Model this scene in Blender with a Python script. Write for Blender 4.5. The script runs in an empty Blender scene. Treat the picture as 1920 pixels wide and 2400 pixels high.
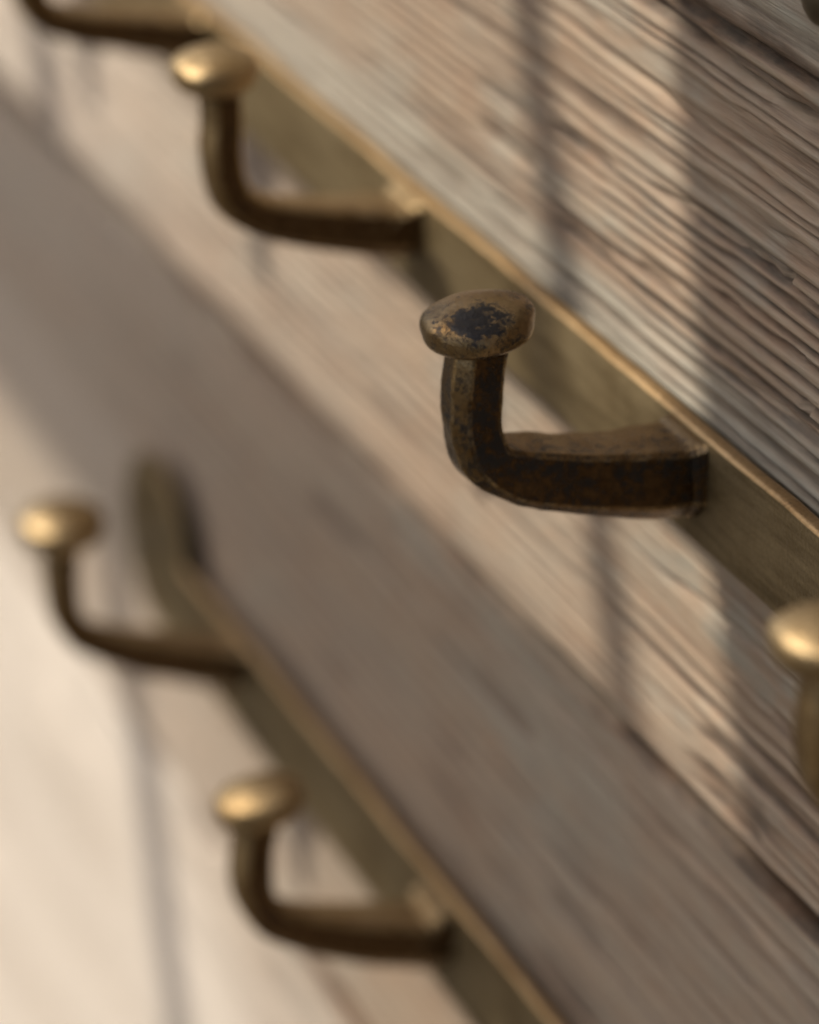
import bpy, bmesh, math, random
import numpy as np
from mathutils import Vector, Matrix

# ------------------------------------------------------------------ camera, sky, sun, exposure
sc = bpy.context.scene
COL = sc.collection
YAW, PITCH, ROLL = 1.1933, -0.4251, -0.0011
fwd = Vector((-math.sin(YAW)*math.cos(PITCH), math.cos(YAW)*math.cos(PITCH), math.sin(PITCH)))
rt = fwd.cross(Vector((0, 0, 1))).normalized()
up = rt.cross(fwd)
rt, up = rt*math.cos(ROLL)+up*math.sin(ROLL), up*math.cos(ROLL)-rt*math.sin(ROLL)
cam = bpy.data.cameras.new('camera')
cam_o = bpy.data.objects.new('camera', cam)
COL.objects.link(cam_o)
M = Matrix((rt, up, -fwd)).transposed().to_4x4()
M.translation = (0.4388, -0.2164, 0.2136)
cam_o.matrix_world = M
cam.sensor_fit = 'HORIZONTAL'
cam.sensor_width = 24.0
cam.lens = 9500/1920*24.0
cam.clip_start = 0.01
cam.clip_end = 200
cam.dof.use_dof = True
cam.dof.focus_distance = 0.5055
cam.dof.aperture_fstop = 9.6
sc.camera = cam_o

SUN_D = Vector((0.0170, 0.0372, -0.0480)).normalized()      # direction the light travels
w = bpy.data.worlds.new('World')
sc.world = w
w.use_nodes = True
wn = w.node_tree.nodes
bg = wn['Background']
sky = wn.new('ShaderNodeTexSky')
sky.sky_type = 'NISHITA'
sky.sun_disc = False
sky.sun_elevation = math.asin(-SUN_D.z)
sky.sun_rotation = math.atan2(-SUN_D.x, -SUN_D.y)
sky.dust_density = 5.0
sky.ozone_density = 0.6
sky.air_density = 1.0
w.node_tree.links.new(sky.outputs[0], bg.inputs[0])
bg.inputs[1].default_value = 0.09
sun = bpy.data.lights.new('sun', 'SUN')
sun.energy = 3.6
sun.angle = math.radians(0.5)
sun.color = (1.0, 0.905, 0.765)
sun_o = bpy.data.objects.new('sun', sun)
sun_o.rotation_euler = SUN_D.to_track_quat('-Z', 'Y').to_euler()
sun_o.location = (-0.5, -2, 2.4)
COL.objects.link(sun_o)
sc.view_settings.view_transform = 'Standard'
sc.view_settings.look = 'None'
sc.view_settings.exposure = 0.0
sc.view_settings.gamma = 1.0

rng = np.random.RandomState(7)
random.seed(3)

# ------------------------------------------------------------------ helpers
_tab = np.random.RandomState(11).rand(4096)
def _hash(i, j, s):
    n = (i.astype(np.int64)*374761393 + j.astype(np.int64)*668265263 + s*1442695041) & 0x7fffffff
    n = ((n ^ (n >> 13))*1274126177) & 0x7fffffff
    n = n ^ (n >> 16)
    return _tab[n % 4096]
def vn(u, v, s=0):
    """smooth value noise 0..1"""
    u, v = np.broadcast_arrays(np.asarray(u, float), np.asarray(v, float))
    i, j = np.floor(u), np.floor(v)
    a, b = u-i, v-j
    a = a*a*a*(a*(a*6-15)+10); b = b*b*b*(b*(b*6-15)+10)
    h = lambda di, dj: _hash(i+di, j+dj, s)
    return (h(0, 0)*(1-a)+h(1, 0)*a)*(1-b) + (h(0, 1)*(1-a)+h(1, 1)*a)*b
def sstep(a, b, x):
    t = np.clip((x-a)/(b-a), 0, 1)
    return t*t*(3-2*t)

def link(name, me, mat=None, parent=None, loc=(0, 0, 0)):
    o = bpy.data.objects.new(name, me)
    COL.objects.link(o)
    if mat and me is not None:
        me.materials.append(mat)
    o.location = loc
    if parent:
        o.parent = parent
    return o
def mesh(name, verts, faces, smooth=True):
    me = bpy.data.meshes.new(name)
    me.from_pydata([tuple(map(float, v)) for v in verts], [], faces)
    me.validate()
    if smooth:
        me.shade_smooth()
    me.update()
    bm = bmesh.new(); bm.from_mesh(me)
    bmesh.ops.recalc_face_normals(bm, faces=bm.faces)
    bm.to_mesh(me); bm.free()
    return me
def tag(o, label, cat, group=None, kind=None):
    o['label'] = label; o['category'] = cat
    if group: o['group'] = group
    if kind: o['kind'] = kind

class NT:
    def __init__(self, name):
        self.m = bpy.data.materials.new(name)
        self.m.use_nodes = True
        self.t = self.m.node_tree
        self.b = self.t.nodes['Principled BSDF']
    def n(self, typ, **kw):
        nd = self.t.nodes.new(typ)
        for k, v in kw.items(): setattr(nd, k, v)
        return nd
    def l(self, a, b): self.t.links.new(a, b)
    def val(self, sock, v):
        if hasattr(v, 'links') or isinstance(v, bpy.types.NodeSocket): self.l(v, sock)
        else: sock.default_value = v
    def math(self, op, a, b=0.0, c=None, clamp=False):
        nd = self.n('ShaderNodeMath', operation=op, use_clamp=clamp)
        self.val(nd.inputs[0], a); self.val(nd.inputs[1], b)
        if c is not None: self.val(nd.inputs[2], c)
        return nd.outputs[0]
    def mix(self, f, a, b, typ='MIX'):
        nd = self.n('ShaderNodeMix', data_type='RGBA', blend_type=typ)
        self.val(nd.inputs[0], f); self.val(nd.inputs[6], a); self.val(nd.inputs[7], b)
        return nd.outputs[2]
    def ramp(self, f, stops):
        nd = self.n('ShaderNodeValToRGB')
        e = nd.color_ramp.elements
        while len(e) < len(stops): e.new(0.5)
        for x, (p, c) in zip(e, stops):
            x.position = p; x.color = c if len(c) == 4 else (*c, 1)
        self.l(f, nd.inputs[0])
        return nd.outputs[0]
    def coords(self, scale, which='Object', loc=(0, 0, 0)):
        tc = self.n('ShaderNodeTexCoord')
        mp = self.n('ShaderNodeMapping')
        mp.inputs['Scale'].default_value = scale
        mp.inputs['Location'].default_value = loc
        self.l(tc.outputs[which], mp.inputs[0])
        return mp.outputs[0]
    def noise(self, vec, scale, detail=4, rough=0.55, dist=0.0):
        nd = self.n('ShaderNodeTexNoise')
        nd.inputs['Scale'].default_value = scale
        nd.inputs['Detail'].default_value = detail
        nd.inputs['Roughness'].default_value = rough
        nd.inputs['Distortion'].default_value = dist
        self.l(vec, nd.inputs['Vector'])
        return nd.outputs[0]
    def attr(self, name, typ='GEOMETRY'):
        nd = self.n('ShaderNodeAttribute', attribute_type=typ, attribute_name=name)
        return nd.outputs['Fac']
    def bump(self, h, strength, dist, prev=None):
        nd = self.n('ShaderNodeBump')
        nd.inputs['Strength'].default_value = strength
        nd.inputs['Distance'].default_value = dist
        self.l(h, nd.inputs['Height'])
        if prev is not None: self.l(prev, nd.inputs['Normal'])
        return nd.outputs[0]

# ------------------------------------------------------------------ materials
def wood_material():
    k = NT('weathered_wood')
    ring = k.attr('ring'); grey = k.attr('grey'); tone = k.attr('tone')
    fib = k.noise(k.coords((55, 80, 1100)), 1.0, 6, 0.66)            # fibres along the grain
    fib2 = k.noise(k.coords((45, 90, 2600)), 1.0, 3, 0.6)
    blotch = k.noise(k.coords((22, 30, 70)), 1.0, 4, 0.6)
    blotch2 = k.noise(k.coords((110, 60, 330), loc=(3, 1, 7)), 1.0, 4, 0.65)
    r2 = k.math('ADD', ring, k.math('MULTIPLY', k.math('SUBTRACT', fib, 0.5), 1.15), clamp=True)
    col = k.ramp(r2, [(0.0, (0.050, 0.033, 0.022)), (0.28, (0.125, 0.080, 0.051)), (0.58, (0.285, 0.200, 0.134)), (1.0, (0.41, 0.310, 0.218))])
    red = k.ramp(blotch2, [(0.42, (0, 0, 0)), (0.66, (1, 1, 1))])
    col = k.mix(k.math('MULTIPLY', red, 0.30), col, (0.34, 0.20, 0.118, 1))
    greycol = k.ramp(fib, [(0.3, (0.22, 0.208, 0.172)), (0.7, (0.42, 0.395, 0.325))])
    gm = k.ramp(k.math('ADD', k.math('MULTIPLY', blotch, 0.6), k.math('MULTIPLY', k.noise(k.coords((150, 90, 520), loc=(1, 4, 2)), 1.0, 4, 0.65), 0.4)), [(0.44, (0, 0, 0)), (0.60, (1, 1, 1))])
    gf = k.math('ADD', k.math('MULTIPLY', gm, 0.40), grey, clamp=True)
    gf = k.math('MULTIPLY', gf, k.math('ADD', 0.45, k.math('MULTIPLY', r2, 0.6)), clamp=True)
    col = k.mix(gf, col, greycol)
    col = k.mix(tone, col, (0.75, 0.68, 0.60, 1))                 # paler tone, with sunlight painted in towards the left
    k.l(col, k.b.inputs['Base Color'])
    k.b.inputs['Roughness'].default_value = 0.72
    k.b.inputs['Specular IOR Level'].default_value = 0.3
    h = k.math('ADD', k.math('MULTIPLY', fib, 0.7), k.math('MULTIPLY', fib2, 0.4))
    k.l(k.bump(h, 0.7, 0.0007), k.b.inputs['Normal'])
    return k.m

def brass_material(name, base, warm, dark, rough, spots, metal, sc1=700, sc3=110, smear=0.0):
    """aged brass; object property 'patina' (0..1) = amount of dark oxidation; the face attribute darkens sides and undersides, tarnish with shade painted in"""
    k = NT(name)
    pat = k.attr('patina', 'OBJECT')
    oxf = k.attr('oxide_shade')
    c = k.coords((1, 1, 1))
    n1 = k.noise(c, sc1, 6, 0.66, 0.2)
    n2 = k.noise(c, 1700, 4, 0.7)
    n3 = k.noise(c, sc3, 4, 0.6)
    f = k.math('ADD', k.math('MULTIPLY', n1, 0.62), k.math('MULTIPLY', n2, 0.38))
    thr = k.math('SUBTRACT', 0.70, k.math('MULTIPLY', pat, 0.195))
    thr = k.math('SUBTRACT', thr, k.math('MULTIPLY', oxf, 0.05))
    thr = k.math('SUBTRACT', thr, k.math('MULTIPLY', k.attr('tarnish'), 0.15))
    thr = k.math('SUBTRACT', thr, k.math('MULTIPLY', k.math('SUBTRACT', n3, 0.5), 0.42))
    m = k.math('MULTIPLY', k.math('SUBTRACT', f, thr), 8.0, clamp=True)
    m = k.math('MULTIPLY', m, spots)
    col = k.mix(k.ramp(n3, [(0.3, (0, 0, 0)), (0.7, (1, 1, 1))]), base, warm)
    col = k.mix(k.math('MULTIPLY', k.math('SUBTRACT', n2, 0.38), 1.4, clamp=True), col, dark)
    col = k.mix(k.math('MULTIPLY', k.math('SUBTRACT', n3, 0.5), k.math('MULTIPLY', pat, 3.0), clamp=True), col, dark)
    col = k.mix(k.math('MULTIPLY', pat, 0.46), col, dark)
    if smear:                                        # wipe marks and stains drawn out along the bar
        st = k.noise(k.coords((35, 200, 420)), 1.0, 5, 0.65)
        col = k.mix(k.math('MULTIPLY', k.math('SUBTRACT', st, 0.42), smear, clamp=True), col, dark)
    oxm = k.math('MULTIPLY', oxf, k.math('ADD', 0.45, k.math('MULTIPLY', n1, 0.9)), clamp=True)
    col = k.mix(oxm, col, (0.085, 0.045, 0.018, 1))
    edge_glint = k.math('MULTIPLY', k.attr('edge_glint'), k.math('MULTIPLY', k.math('SUBTRACT', n1, 0.38), 2.6, clamp=True))   # thin highlights painted along the arrises
    col = k.mix(edge_glint, col, (0.80, 0.57, 0.28, 1))
    m = k.math('MULTIPLY', m, k.math('SUBTRACT', 1.0, k.math('MULTIPLY', edge_glint, 0.7)))
    k.l(k.mix(m, col, (0.020, 0.018, 0.017, 1)), k.b.inputs['Base Color'])
    k.l(k.math('MULTIPLY', metal, k.math('SUBTRACT', 1.0, k.math('MULTIPLY', m, 0.8))), k.b.inputs['Metallic'])
    k.l(k.math('SUBTRACT', k.math('ADD', rough, k.math('ADD', k.math('MULTIPLY', m, 0.06), k.math('MULTIPLY', n1, 0.15))), k.math('MULTIPLY', k.math('SUBTRACT', pat, 0.55, clamp=True), 0.46)), k.b.inputs['Roughness'])
    b1 = k.bump(n1, 0.35, 0.0006)
    b2 = k.bump(n2, 0.30, 0.00015, b1)
    k.l(k.bump(k.math('SUBTRACT', 1.0, m), 0.5, 0.00012, b2), k.b.inputs['Normal'])
    return k.m

def plain_material(name, c1, c2, scale, rough, bump=0.3, dist=0.002, stretch=(1, 1, 1)):
    k = NT(name)
    n = k.noise(k.coords(stretch), scale, 6, 0.6)
    k.l(k.ramp(n, [(0.3, c1), (0.7, c2)]), k.b.inputs['Base Color'])
    k.b.inputs['Roughness'].default_value = rough
    k.l(k.bump(n, bump, dist), k.b.inputs['Normal'])
    return k.m

WOOD = wood_material()
BRASS = brass_material('aged_brass', (0.64, 0.51, 0.31, 1), (0.53, 0.38, 0.19, 1), (0.15, 0.080, 0.028, 1), 0.37, 1.0, 0.96)
STRIP = brass_material('rail_brass', (0.52, 0.42, 0.25, 1), (0.33, 0.245, 0.125, 1), (0.11, 0.073, 0.028, 1), 0.38, 0.9, 0.66, 500, 38, 2.8)
EDGE = brass_material('glint_brass_edge', (0.82, 0.59, 0.32, 1), (0.66, 0.44, 0.21, 1), (0.26, 0.155, 0.065, 1), 0.34, 0.7, 0.80, 400, 70)  # paler brass that carries the sun glint of the rail's top edge
STEEL = plain_material('dull_screw_metal', (0.10, 0.085, 0.06), (0.22, 0.19, 0.14), 300, 0.4, 0.3, 0.0003)
STEEL.node_tree.nodes['Principled BSDF'].inputs['Metallic'].default_value = 1.0
BACK = plain_material('dark_backing_wood', (0.03, 0.024, 0.018), (0.06, 0.045, 0.034), 40, 0.9)
TIMBER = plain_material('shade_frame_timber', (0.20, 0.15, 0.11), (0.33, 0.26, 0.20), 12, 0.8, 0.4, 0.002, (1, 8, 8))  # for the unseen slats added to cast shade
GROUND = plain_material('dark_earth', (0.050, 0.042, 0.030), (0.10, 0.085, 0.062), 60, 0.9, 0.6, 0.01)

# ------------------------------------------------------------------ plank wall
WALL_Y = 0.0054          # front of the planks; the brass strips' faces lie at y = 0
wall = link('plank_wall', None, None, None, (0, WALL_Y, 0))
tag(wall, 'weathered horizontal wooden planks that the brass hook rails are fixed to', 'wall')

def make_plank(z0, z1, seed, dx, dz, relief, ring_mm, greyf, tonef, cracks=(), proud=0.0, loc_y=0.0, holes=(), flat=0.0):
    """one plank: relief front with rounded arrises, flat sides and back"""
    near = np.arange(-0.42, 0.075, dx)
    far_l = -0.42 - np.cumsum(np.geomspace(dx*1.5, 0.03, 26))[::-1]
    far_r = 0.075 + np.cumsum(np.geomspace(dx*1.5, 0.03, 22))
    X = np.concatenate([far_l, near, far_r])
    nz = int((z1-z0)/dz)+1
    Z = np.linspace(z0, z1, nz)
    xx, zz = np.meshgrid(X, Z, indexing='ij')
    r = zz*1000/ring_mm + 1.5*vn(xx*2.2+seed*9.1, zz*10, seed) + 0.42*vn(xx*11, zz*40+seed, seed+1) + 0.16*vn(xx*45, zz*120, seed+2) + 0.07*vn(xx*160, zz*260, seed+14)
    r = r + 0.95*vn(r*0.6, xx*2.5, seed+17)                      # uneven ring widths
    wave = 0.5+0.5*np.sin(2*math.pi*r)
    band = vn(r*0.37, xx*5.0+seed, seed+3)*0.55 + vn(r*1.3, xx*11.0, seed+4)*0.45
    amp = 0.5+0.5*sstep(0.25, 0.7, vn(xx*6+seed, zz*70, seed+18))
    n = 0.46*(0.6+(wave-0.6)*amp) + 0.34*band + 0.20*vn(r*4.0, xx*40, seed+5)
    ring = sstep(0.16, 0.70, n)
    ring = flat + (1-flat)*ring if flat else ring
    dash = sstep(0.74, 0.86, 0.72*vn(xx*38, zz*620, seed+15)+0.28*vn(xx*14, zz*90, seed+16))      # short drying checks
    ring = ring*(1-0.6*dash)
    fine = vn(xx*90, zz*1600, seed+6)*0.6 + vn(xx*30, zz*700, seed+7)*0.4
    wav = vn(xx*7, zz*18, seed+8)-0.5
    h = relief*(ring-0.75) + relief*0.28*(fine-0.5) + 0.0010*wav - 0.0006*dash*(relief/0.0011)
    e = np.minimum(zz-z0, z1-zz)                     # distance to the long edges
    er = 0.0011 + 0.0009*vn(xx*22, zz*0+seed, seed+9) + 0.0006*vn(xx*110, zz*0+seed, seed+10)
    q = np.clip(1-e/er, 0, 1)
    h = h - er*(1-np.sqrt(np.maximum(0, 1-q*q)))*0.9
    for (cz, cslope, cw, cd, xa, xb, s) in cracks:   # drying cracks that wander along the grain
        c = cz + cslope*xx + 0.0011*(vn(xx*28, xx*0+s, s)-0.5)*2 + 0.00035*(vn(xx*160, xx*0+s, s+1)-0.5)*2
        wd = cw*(0.35+1.1*vn(xx*45, xx*0+s, s+2))
        on = sstep(xa, xa+0.02, xx)*(1-sstep(xb-0.02, xb, xx))
        h = h - 0.8*cd*on*np.exp(-((zz-c)/wd)**2)
    for (hx, hz, hr, hd) in holes:                   # nail and worm holes
        h = h - hd*np.exp(-(((xx-hx)/hr)**2+((zz-hz)/(hr*0.8))**2)**2)
    Y = -h - proud
    nx = len(X)
    co = np.stack([xx, Y, zz], -1).reshape(-1, 3)
    idx = np.arange(nx*nz).reshape(nx, nz)
    a, b, c_, d = idx[:-1, :-1].ravel(), idx[1:, :-1].ravel(), idx[1:, 1:].ravel(), idx[:-1, 1:].ravel()
    quads = np.stack([a, b, c_, d], -1)
    # back rim
    N0 = len(co)
    rim_b = np.stack([X, np.full(nx, 0.026), np.full(nx, z0)], -1)
    rim_t = np.stack([X, np.full(nx, 0.026), np.full(nx, z1)], -1)
    co = np.concatenate([co, rim_b, rim_t])
    ib, it = N0+np.arange(nx), N0+nx+np.arange(nx)
    q1 = np.stack([idx[:-1, 0], ib[:-1], ib[1:], idx[1:, 0]], -1)
    q2 = np.stack([idx[:-1, -1], idx[1:, -1], it[1:], it[:-1]], -1)
    q3 = np.stack([ib[:-1], it[:-1], it[1:], ib[1:]], -1)
    F = np.concatenate([quads, q1, q2, q3])
    me = bpy.data.meshes.new('plank')
    me.vertices.add(len(co)); me.vertices.foreach_set('co', co.ravel())
    me.loops.add(F.size); me.loops.foreach_set('vertex_index', F.ravel().astype(np.int32))
    me.polygons.add(len(F)); me.polygons.foreach_set('loop_start', (np.arange(len(F))*4).astype(np.int32))
    me.update(calc_edges=True)
    sm = np.ones(len(F), bool); sm[len(quads):] = False
    me.polygons.foreach_set('use_smooth', sm)
    # shade of the board joints painted dark along the edges
    joint_shade = (1-sstep(0.0008, 0.0026, e + 0.0022*(vn(xx*60, zz*150, seed+40)-0.5)))*(0.55+0.6*vn(xx*18, zz*0, seed+41))
    joint_shade = np.clip(joint_shade, 0, 1)
    ring = ring*(1-0.9*joint_shade)
    grey = np.clip(greyf(xx, zz, ring, seed)*(1-joint_shade), 0, 1); tone = np.clip(tonef(xx, zz, ring, seed)*(1-joint_shade), 0, 1)
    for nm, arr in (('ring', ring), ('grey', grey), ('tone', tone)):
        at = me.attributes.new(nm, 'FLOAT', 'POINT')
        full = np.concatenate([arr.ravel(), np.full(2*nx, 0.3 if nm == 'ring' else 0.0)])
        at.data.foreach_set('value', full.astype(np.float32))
    me.validate()
    o = link('plank', me, WOOD, wall, (0, loc_y, 0))
    return o

def pale_sunlit(base, left):  # base: random pale tone; left: sunlight put into the colour
    def f(x, z, ring, s):
        n = vn(x*9, z*60, s+20)
        return base*(0.5+n) + left*sstep(-0.10, -0.36, x)*(0.7+0.6*n)
    return f
def grey_A(x, z, ring, s):
    n = vn(x*40, z*120, s+30)*0.6 + vn(x*120, z*400, s+31)*0.4
    band = sstep(0.0110, 0.0065, z + 0.004*(n-0.5))*sstep(-0.004, 0.0, z)     # lime-grey strip of wood above the rail
    return 0.12*n + 0.95*band*(0.55+0.6*n) + 0.35*sstep(0.62, 0.8, n)
def grey_top(x, z, ring, s):
    n = vn(x*40, z*120, s+30)
    return 0.45+0.6*n
def grey_B(x, z, ring, s):
    n = 0.6*vn(x*17, z*60, s+30) + 0.4*vn(x*50, z*200, s+32)
    return 0.02 + 0.42*sstep(0.52, 0.85, n) + 0.35*sstep(-0.0660, -0.0620, z)*n
def grey_C(x, z, ring, s):
    return 0.25*vn(x*14, z*70, s+30)

planks = []
planks.append(make_plank(-0.0577, 0.0563, 1, 0.0016, 0.00036, 0.0009, 2.45, grey_A, pale_sunlit(0.06, 0.52),
              cracks=((0.0512, -0.035, 0.00075, 0.0045, -0.2, 0.5, 3), (0.0402, -0.02, 0.0005, 0.0022, -0.05, 0.3, 8), (0.0285, -0.03, 0.0004, 0.0018, -0.035, 0.06, 9), (0.0195, 0.0, 0.00045, 0.002, -0.03, 0.2, 10), (0.0105, -0.01, 0.0005, 0.0022, -0.012, 0.2, 13), (0.0345, 0.01, 0.0004, 0.0018, 0.0, 0.2, 14), (-0.034, -0.02, 0.0005, 0.0022, -0.01, 0.2, 15), (-0.0265, 0.02, 0.0004, 0.002, -0.03, 0.2, 17), (-0.049, 0.0, 0.0004, 0.0018, -0.02, 0.3, 5)),
              holes=((0.0167, 0.0137, 0.0011, 0.003), (0.0105, 0.0290, 0.0008, 0.0015))))
planks.append(make_plank(-0.1717, -0.0598, 12, 0.0025, 0.0006, 0.0004, 3.6, grey_B, pale_sunlit(0.10, 0.32),
              cracks=((-0.0665, -0.01, 0.0005, 0.0008, -0.3, 0.3, 4),), proud=-0.0006, flat=0.42))
planks.append(make_plank(-0.3407, -0.1730, 23, 0.004, 0.0011, 0.0009, 6.0, grey_C, pale_sunlit(0.26, 0.95), flat=0.35, proud=-0.001))
planks.append(make_plank(0.0570, 0.1710, 34, 0.003, 0.0008, 0.0006, 5.5, grey_top, pale_sunlit(0.05, 0.3), proud=0.0016))
for z0, s in ((-0.4550, 45), (-0.5690, 46), (0.1720, 47), (0.2862, 48), (0.4004, 49)):
    planks.append(make_plank(z0, z0+0.1130, s, 0.02, 0.002, 0.0006, 6.0, grey_C, pale_sunlit(0.12, 0.4)))

def box_mesh(name, x0, x1, y0, y1, z0, z1, bev=0.0):
    bm = bmesh.new()
    bmesh.ops.create_cube(bm, size=1)
    for v in bm.verts:
        v.co = Vector(((x0+x1)/2+v.co.x*(x1-x0), (y0+y1)/2+v.co.y*(y1-y0), (z0+z1)/2+v.co.z*(z1-z0)))
    if bev:
        bmesh.ops.bevel(bm, geom=bm.edges[:], offset=bev, segments=2, affect='EDGES', profile=0.6)
    me = bpy.data.meshes.new(name); bm.to_mesh(me); bm.free()
    return me
link('backing_board', box_mesh('backing_board', -0.95, 0.55, 0.0265, 0.045, -0.575, 0.51), BACK, wall)

# domed screw head in the plank above the upper rail
def lathe(profile, seg=28, name='lathe', axis='z', wob=0.0, seed=0):
    vs, fs = [], []
    for (r, h) in profile:
        for j in range(seg):
            a = 2*math.pi*j/seg
            rr = r*(1+wob*(vn(2*math.cos(a)+5, 2*math.sin(a)+5+seed, seed)-0.5))
            p = (rr*math.cos(a), rr*math.sin(a), h)
            vs.append(p if axis == 'z' else (p[0], -p[2], p[1]))
    n = len(profile)
    for i in range(n-1):
        for j in range(seg):
            fs.append((i*seg+j, i*seg+(j+1) % seg, (i+1)*seg+(j+1) % seg, (i+1)*seg+j))
    fs.append(tuple(range(seg))[::-1]); fs.append(tuple((n-1)*seg+j for j in range(seg)))
    return mesh(name, vs, fs)
screw = link('screw', lathe([(0.0041, -0.001), (0.0042, 0.0005), (0.0038, 0.0013), (0.0029, 0.0019), (0.0016, 0.0023), (0.0005, 0.0024)], 28, 'screw', 'y', 0.05, 2),
             STEEL, planks[3], (0.0196, -0.0016, 0.0690))
screw['label'] = 'domed dull metal screw head'

# ------------------------------------------------------------------ brass hooks
def catmull(pts, per=7):
    P = [np.array(p, float) for p in pts]
    P = [2*P[0]-P[1]] + P + [2*P[-1]-P[-2]]
    out = []
    for i in range(1, len(P)-2):
        for k in range(per):
            t = k/per
            a, b, c, d = P[i-1], P[i], P[i+1], P[i+2]
            out.append(0.5*((2*b)+(-a+c)*t+(2*a-5*b+4*c-d)*t*t+(-a+3*b-3*c+d)*t**3))
    out.append(P[-2])
    return np.array(out)

def shank_mesh(path, seed):
    """forged square bar with chamfered corners; path rows are (y, z, width in x, thickness, chamfer)"""
    S = catmull(path, 9)
    n = len(S)
    T = np.gradient(S[:, :2], axis=0)
    T /= np.linalg.norm(T, axis=1)[:, None]
    vs, fs = [], []
    # section outline (u along x, v along in-plane normal), unit half sizes; three points round each chamfer end
    def section(hw, ht, c):
        pts = []
        for (sx, sv) in ((1, 1), (-1, 1), (-1, -1), (1, -1)):
            cc = c if sv < 0 else 0.0005+c*0.10                 # the outer corners are filed off wider than the inner ones
            e = cc*0.20
            a = np.array((sx*hw, sv*(ht-cc))); b = np.array((sx*(hw-cc), sv*ht))
            dia = np.array((-sx, sv))/math.sqrt(2)
            d0, d1 = np.array((0.0, -sv)), np.array((-sx, 0.0))
            seq = [a+d0*e, a+(d0+dia)*e*0.28, a+dia*e, b-dia*e, b+(d1-dia)*e*0.28, b+d1*e]
            pts += seq[::-1] if sx*sv < 0 else seq
        return pts
    for i in range(n):
        y, z, wx, t, ch = S[i]
        ty, tz = T[i]
        nrm = (-tz, ty)                      # in-plane normal
        for j, (u, v) in enumerate(section(wx/2, t/2, ch*min(wx, t))):
            k1 = 1+0.085*(vn(i*0.12+seed, j//6*1.7, seed)-0.5) + 0.03*(vn(i*0.4, j*0.5+seed, seed+1)-0.5)
            vs.append((u*k1, y+nrm[0]*v*k1, z+nrm[1]*v*k1))
    m = 24
    for i in range(n-1):
        for j in range(m):
            fs.append((i*m+j, i*m+(j+1) % m, (i+1)*m+(j+1) % m, (i+1)*m+j))
    fs.append(tuple(range(m))[::-1]); fs.append(tuple((n-1)*m+j for j in range(m)))
    me = mesh('hook', vs, fs)
    at = me.attributes.new('oxide_shade', 'FLOAT', 'FACE')  # tarnish on side faces and undersides, with their shade painted in
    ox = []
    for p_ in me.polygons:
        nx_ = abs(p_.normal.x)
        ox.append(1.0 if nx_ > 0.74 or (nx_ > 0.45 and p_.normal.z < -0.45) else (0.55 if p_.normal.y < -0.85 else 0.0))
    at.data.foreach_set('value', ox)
    at = me.attributes.new('edge_glint', 'FLOAT', 'FACE')  # painted highlight on the small corner faces
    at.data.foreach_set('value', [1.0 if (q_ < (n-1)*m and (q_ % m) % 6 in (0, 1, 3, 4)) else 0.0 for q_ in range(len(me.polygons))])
    return me

def knob_mesh(a, b, cdep, seed, planes=None, p=9.0):
    """hammered pebble-shaped knob: half width a (across the view), half depth cdep, half height b"""
    R = np.random.RandomState(seed)
    P = [((0, 0, -1), 1.0), ((0.08, -0.05, 1), 0.98)]
    ang = R.rand()*6.28
    for k in range(9):                                  # belt facets
        t = ang+k*2*math.pi/9+R.uniform(-.16, .16)
        el = R.uniform(-0.14, 0.10)
        P.append(((math.cos(t), math.sin(t), el), R.uniform(0.92, 0.99)*math.sqrt(1+el*el)))
    for k in range(7):                                  # shoulder facets
        t = ang+k*2*math.pi/7+R.uniform(-.3, .3)
        P.append(((0.70*math.cos(t), 0.70*math.sin(t), 0.75), R.uniform(0.98, 1.05)))
    for k in range(8):                                  # undercut
        t = ang+k*2*math.pi/8+0.2
        P.append(((0.70*math.cos(t), 0.70*math.sin(t), -0.75), R.uniform(1.04, 1.10)))
    if planes: P += planes
    N = np.array([q[0] for q in P], float); D = np.array([q[1] for q in P])
    nu, nv = 72, 44
    vs, fs = [], []
    for i in range(nv+1):
        th = math.pi*(i+0.002)/(nv+0.004)
        for j in range(nu):
            ph = 2*math.pi*j/nu
            d = np.array((math.sin(th)*math.cos(ph), math.sin(th)*math.sin(ph), math.cos(th)))
            s = np.maximum(0, N@d)/D
            r = 1/np.sum(s**p)**(1/p)
            r *= 1+0.03*(vn(d[0]*3+7, d[1]*3+d[2]*2.3+seed, seed)-0.5)
            vs.append((d[0]*r*a, d[1]*r*cdep, d[2]*r*b))
    for i in range(nv):
        for j in range(nu):
            fs.append((i*nu+j, i*nu+(j+1) % nu, (i+1)*nu+(j+1) % nu, (i+1)*nu+j))
    fs.append(tuple(range(nu))); fs.append(tuple(nv*nu+j for j in range(nu))[::-1])
    me = mesh('knob', vs, fs)
    if planes:
        nrm = Vector(planes[0][0]).normalized()
        at = me.attributes.new('tarnish', 'FLOAT', 'POINT')
        tv = []
        for v in me.vertices:
            q = Vector((v.co.x/a, v.co.y/cdep, v.co.z/b))
            g_ = q.dot(nrm)/max(1e-6, q.length)
            tv.append(max(0.0, min(1.0, (g_-0.80)/0.12)))
        at.data.foreach_set('value', tv)
    return me

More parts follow.
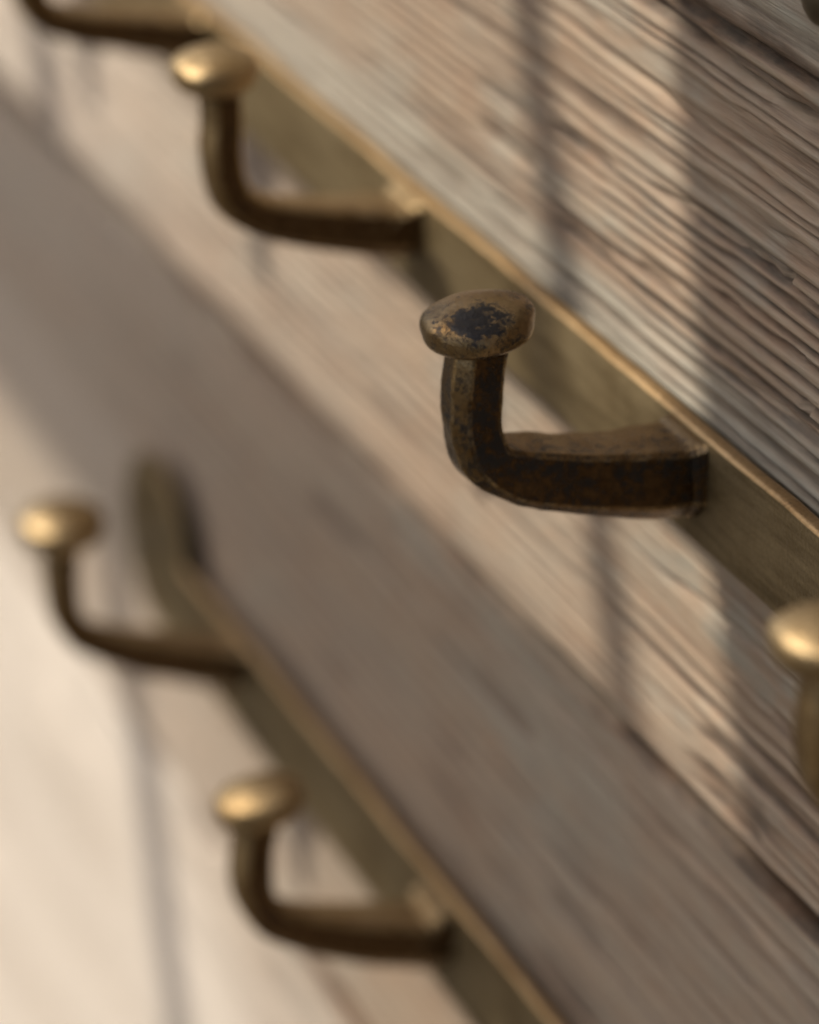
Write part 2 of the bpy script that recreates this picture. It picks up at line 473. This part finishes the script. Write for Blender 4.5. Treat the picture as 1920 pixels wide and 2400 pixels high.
def make_hook(rail, x, post, arm, pw, pt, aw, at, knob, seed, patina, chamf=0.27, planes=None, rail_top=0.0028):
    """post: (y, z) from under the knob to the elbow; arm: (y, z) from elbow to rail; knob: (y, z, a, b, cdep, tilt_x, tilt_y, rot)"""
    post = list(post); post[-1] = (post[-1][0]-0.0002, post[-1][1]-0.0002)      # tight forged elbow
    path = [(y, z, pw*(1+0.03*math.sin(i*2+seed)), pt, chamf) for i, (y, z) in enumerate(post)]
    m = len(arm)
    e_t, e_w = 0.5*pt+0.5*at*0.72, pw*1.04
    for i, (y, z) in enumerate(arm):
        t = (i+0.4)/(m-0.6)
        path.append((y, z, e_w+(aw-e_w)*t, e_t+(at-e_t)*t, 0.15+0.11*t*t))
    y, z = arm[-1]
    top0, bot0 = z+at/2, z-at/2
    for yy, k_, fl in ((-0.0022, 0.12, 1.01), (-0.0012, 0.32, 1.03), (-0.0002, 0.62, 1.08), (0.0008, 0.75, 1.12)):
        tp = top0+(rail_top-0.0003-top0)*k_
        bt = bot0-0.0006*k_
        path.append((yy, (tp+bt)/2, aw*fl, tp-bt, 0.26))
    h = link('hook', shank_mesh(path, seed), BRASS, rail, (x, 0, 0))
    wnm = h.modifiers.new('weighted normals', 'WEIGHTED_NORMAL'); wnm.weight = 80; wnm.keep_sharp = False
    h['patina'] = patina
    ky, kz, a, b, cd, tx, ty, rz = knob
    o = link('knob', knob_mesh(a, b, cd, seed+50, planes), BRASS, h, (0, ky, kz))
    o.rotation_euler = (tx, ty, rz)
    o['patina'] = patina
    return h

def strip_mesh(x0, x1, zt, zb, th, ear0=None, ear1=None, er=0.0172):
    """flat bar with rounded ears; outline in x,z swept through y, small bevelled arrises"""
    ol = []
    zc = lambda: (zb + er)
    def arc(cx, cz, a0, a1, k=20):
        return [(cx+er*math.cos(a0+(a1-a0)*i/k), cz+er*math.sin(a0+(a1-a0)*i/k)) for i in range(k+1)]
    ecz = zb+er
    hx = math.sqrt(max(0, er**2-(zt-ecz)**2))
    # bottom edge, left to right
    xs = np.linspace(ear0, ear1, 200)
    ol += [(x, zb+0.00012*math.sin(x*90)) for x in xs]
    a_top = math.asin((zt-ecz)/er)
    ol += arc(ear1, ecz, -math.pi/2, math.pi-a_top)[1:]
    xt = np.linspace(ear1-hx, ear0+hx, 200)
    ol += [(x, zt+0.00015*math.sin(x*70+1)+0.0005*(float(vn(x*45, 3.3, 5))-0.5)+0.00022*(float(vn(x*190, 1.3, 6))-0.5)) for x in xt[1:-1]]
    ol += arc(ear0, ecz, a_top, 1.5*math.pi)[:-1]
    bm = bmesh.new()
    vf = [bm.verts.new((x, 0, z)) for x, z in ol]
    f = bm.faces.new(vf)
    ex = bmesh.ops.extrude_face_region(bm, geom=[f])
    for v in ex['geom']:
        if isinstance(v, bmesh.types.BMVert): v.co.y += th
    bmesh.ops.recalc_face_normals(bm, faces=bm.faces)
    ed = [e for e in bm.edges if abs(e.verts[0].co.y-e.verts[1].co.y) < 1e-6]
    bmesh.ops.bevel(bm, geom=ed, offset=0.0008, segments=4, affect='EDGES', profile=0.5)
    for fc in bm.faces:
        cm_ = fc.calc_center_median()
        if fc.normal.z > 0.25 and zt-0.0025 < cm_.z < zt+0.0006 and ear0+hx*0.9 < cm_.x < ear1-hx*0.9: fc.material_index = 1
    me = bpy.data.meshes.new('strip'); bm.to_mesh(me); bm.free()
    me.shade_smooth()
    me.set_sharp_from_angle(angle=math.radians(40))
    return me

STUD = lathe([(0.0021, -0.0022), (0.0021, 0.0050)], 16, 'stud', 'y')
DOME = lathe([(0.0032, -0.0002), (0.0031, 0.0003), (0.0024, 0.0007), (0.0012, 0.0009), (0.0004, 0.0010)], 24, 'rail_screw', 'y', 0.04, 4)
STUD.materials.append(STRIP); DOME.materials.append(STEEL)

def make_rail(name, z, zt, zb, ear0, ear1, hooks_x, label, th=0.0026):
    r = link(name, None, None, None, (0, 0, z))
    tag(r, label, 'hook rail', 'brass hook rails on the planks')
    s = link('strip', strip_mesh(0, 0, zt, zb, th, ear0, ear1), STRIP, r)
    s['patina'] = 0.45
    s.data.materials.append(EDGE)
    for x in (ear0, ear1):
        d = link('rail_screw', DOME, None, r, (x, 0.0, zb+0.0172)); d['patina'] = 0.4
    for x in hooks_x:                                    # studs that hold the strip off the wood
        q = link('stud', STUD, None, r, (x, 0.0040, -0.006)); q['patina'] = 0.4
    return r

UP_X = (-0.3065, -0.2065, -0.1065, -0.0065, 0.0935)
upper = make_rail('hook_rail', 0.0, 0.0028, -0.0135, -0.37, 0.20, UP_X,
                  'brass hook rail on the partly sunlit plank, holding the sharp dark spotted hook')
LOW_X = (-0.1936, -0.0936, 0.0064)
LZ = -0.1152
lower = make_rail('hook_rail', LZ, 0.0016, -0.0170, -0.2420, 0.0700, LOW_X,
                  'brass hook rail with a round end, fixed along the shaded plank', 0.0023)

# main hook, in focus
make_hook(upper, -0.0065,
          [(-0.0306, 0.0187), (-0.0312, 0.0150), (-0.0314, 0.0110), (-0.0311, 0.0068), (-0.0296, 0.0031)],
          [(-0.0258, 0.0007), (-0.0205, -0.0008), (-0.0145, -0.0021), (-0.0085, -0.0031), (-0.0030, -0.0038)],
          0.0074, 0.0068, 0.0114, 0.0106,
          (-0.0303, 0.0217, 0.0076, 0.0038, 0.0082, 0.10, -0.05, 0.3), 5, 1.0, 0.27,
          planes=[((0.60, -0.35, 0.70), 0.84)])
make_hook(upper, -0.1065,
          [(-0.0306, 0.0215), (-0.0306, 0.0170), (-0.0307, 0.0125), (-0.0302, 0.0080), (-0.0280, 0.0040)],
          [(-0.0235, 0.0012), (-0.0185, -0.0002), (-0.0130, -0.0014), (-0.0080, -0.0024), (-0.0030, -0.0033)],
          0.0060, 0.0056, 0.0108, 0.0080,
          (-0.0312, 0.0252, 0.0071, 0.0037, 0.0074, 0.05, 0.03, 1.1), 17, 0.42, 0.25)
make_hook(upper, -0.2065,
          [(-0.0310, 0.0215), (-0.0312, 0.0165), (-0.0311, 0.0115), (-0.0300, 0.0070), (-0.0268, 0.0040)],
          [(-0.0225, 0.0022), (-0.0180, 0.0012), (-0.0125, 0.0001), (-0.0075, -0.0010), (-0.0030, -0.0020)],
          0.0060, 0.0056, 0.0106, 0.0078,
          (-0.0310, 0.0252, 0.0070, 0.0036, 0.0070, 0.0, 0.06, 2.0), 23, 0.38, 0.25)
make_hook(upper, -0.3065,
          [(-0.0305, 0.0215), (-0.0308, 0.0165), (-0.0308, 0.0118), (-0.0300, 0.0072), (-0.0274, 0.0040)],
          [(-0.0230, 0.0018), (-0.0180, 0.0004), (-0.0125, -0.0008), (-0.0075, -0.0018), (-0.0030, -0.0026)],
          0.0060, 0.0056, 0.0106, 0.0076,
          (-0.0307, 0.0250, 0.0068, 0.0036, 0.0068, 0.04, -0.04, 0.6), 31, 0.40, 0.25)
make_hook(upper, 0.0935,
          [(-0.0308, 0.0185), (-0.0312, 0.0145), (-0.0312, 0.0105), (-0.0305, 0.0064), (-0.0280, 0.0030)],
          [(-0.0240, 0.0008), (-0.0190, -0.0004), (-0.0140, -0.0016), (-0.0085, -0.0026), (-0.0030, -0.0034)],
          0.0064, 0.0060, 0.0108, 0.0086,
          (-0.0308, 0.0220, 0.0074, 0.0039, 0.0076, -0.05, 0.05, 0.9), 41, 0.55, 0.26)
make_hook(lower, -0.0936,
          [(-0.0316, 0.0203), (-0.0323, 0.0160), (-0.0327, 0.0115), (-0.0320, 0.0068), (-0.0292, 0.0026)],
          [(-0.0250, 0.0000), (-0.0200, -0.0020), (-0.0145, -0.0038), (-0.0085, -0.0055), (-0.0030, -0.0068)],
          0.0064, 0.0060, 0.0108, 0.0086,
          (-0.0308, 0.0238, 0.0076, 0.0039, 0.0080, 0.12, -0.10, 0.2), 53, 0.50, 0.25, None, 0.0016)
make_hook(lower, -0.1936,
          [(-0.0325, 0.0258), (-0.0329, 0.0215), (-0.0329, 0.0165), (-0.0320, 0.0115), (-0.0290, 0.0072)],
          [(-0.0245, 0.0044), (-0.0195, 0.0024), (-0.0142, 0.0004), (-0.0085, -0.0014), (-0.0030, -0.0030)],
          0.0060, 0.0056, 0.0108, 0.0082,
          (-0.0323, 0.0294, 0.0084, 0.0044, 0.0086, 0.06, -0.05, 1.5), 61, 0.42, 0.25, None, 0.0016)
make_hook(lower, 0.0064,
          [(-0.0315, 0.0205), (-0.0320, 0.0160), (-0.0320, 0.0115), (-0.0312, 0.0070), (-0.0285, 0.0034)],
          [(-0.0240, 0.0010), (-0.0190, -0.0008), (-0.0140, -0.0022), (-0.0085, -0.0036), (-0.0030, -0.0046)],
          0.0060, 0.0056, 0.0106, 0.0080,
          (-0.0314, 0.0240, 0.0070, 0.0037, 0.0070, 0.0, 0.05, 1.0), 71, 0.4, 0.25, None, 0.0016)

# ------------------------------------------------------------------ unseen slats added overhead to throw the shade on the planks
shade_root = link('shade_frame', None, None, None, (0, 0, 0.4))
tag(shade_root, 'unseen timber slats added over the plank wall to throw its striped shade', 'shade_frame')
def shadow_src(xw, zw, H):
    t = (H-zw)/(-SUN_D.z)
    p = Vector((xw, WALL_Y, zw)) - SUN_D*t
    return p
def bar(name, p0, p1, wide, high):
    """rectangular timber from p0 to p1 (world), width across, height up"""
    p0, p1 = Vector(p0), Vector(p1)
    d = (p1-p0).normalized()
    side = d.cross(Vector((0, 0, 1)) if abs(d.z) < 0.9 else Vector((0, 1, 0))).normalized(); u = side.cross(d)
    vs = []
    for p in (p0, p1):
        for a, b in ((-1, -1), (1, -1), (1, 1), (-1, 1)):
            vs.append(p+side*a*wide/2+u*b*high/2-Vector((0, 0, 0.4)))
    me = mesh(name, vs, [(0, 1, 2, 3), (4, 5, 6, 7), (0, 1, 5, 4), (1, 2, 6, 5), (2, 3, 7, 6), (3, 0, 4, 7)], False)
    return link(name, me, TIMBER, shade_root)
def added_slat(a, b, wide, high, H):
    """slat at height H whose shadow centre line on the planks runs from a to b (x, z)"""
    p0, p1 = shadow_src(*a, H), shadow_src(*b, H)
    d = p1-p0
    s = d.normalized()
    # run it from the wall out past the last point
    q0 = p0 + s*((0.075-p0.y)/s.y) if abs(s.y) > 1e-3 else p0
    q1 = q0 + s*((-0.52-0.82*H)/s.y)
    return bar('added_slat', q0, q1, wide, high)
# thin slats (streaks), broad board (shade on the right)
added_slat((-0.0700, 0.0300), (-0.0365, -0.0550), 0.0115, 0.006, 1.0)
added_slat((-0.2745, -0.1750), (-0.2537, -0.2316), 0.0185, 0.006, 0.90)
WB = 0.098
added_slat((-0.0205+WB/2, 0.0333), (-0.0030+WB/2, -0.0370), WB, 0.006, 0.80)
# cross bar parallel to the wall, added for the band of shade on the second plank
pa, pb = shadow_src(-0.4, -0.0535, 0.70), shadow_src(-0.4, -0.134, 0.70)
yc = (pa.y+pb.y)/2; wy = abs(pa.y-pb.y)
bar('shade_batten', (-0.85, yc, 0.698), (0.45, yc, 0.698), wy-0.004, 0.004)

# posts, ledgers and end rafters added to carry those unseen slats, behind and beside the wall
for px in (-0.98, 0.60):
    bar('post', (px, 0.080, -1.4), (px, 0.0801, 1.05), 0.07, 0.07)
for hz in (0.885, 0.786, 0.984):
    bar('added_ledger', (-1.0, 0.062, hz), (0.62, 0.062, hz), 0.028, 0.022)
for px in (-0.82, 0.43):
    bar('added_slat', (px, 0.075, 0.684), (px, yc-0.12, 0.684), 0.03, 0.024)
bar('added_ledger', (-1.0, 0.062, 0.661), (0.62, 0.062, 0.661), 0.028, 0.022)

# ------------------------------------------------------------------ ground under the wall
g = link('ground', box_mesh('ground', -15, 15, -15, 15, -1.5, -1.4), GROUND)
g['kind'] = 'structure'; g['label'] = 'dark bare earth at the foot of the plank wall'
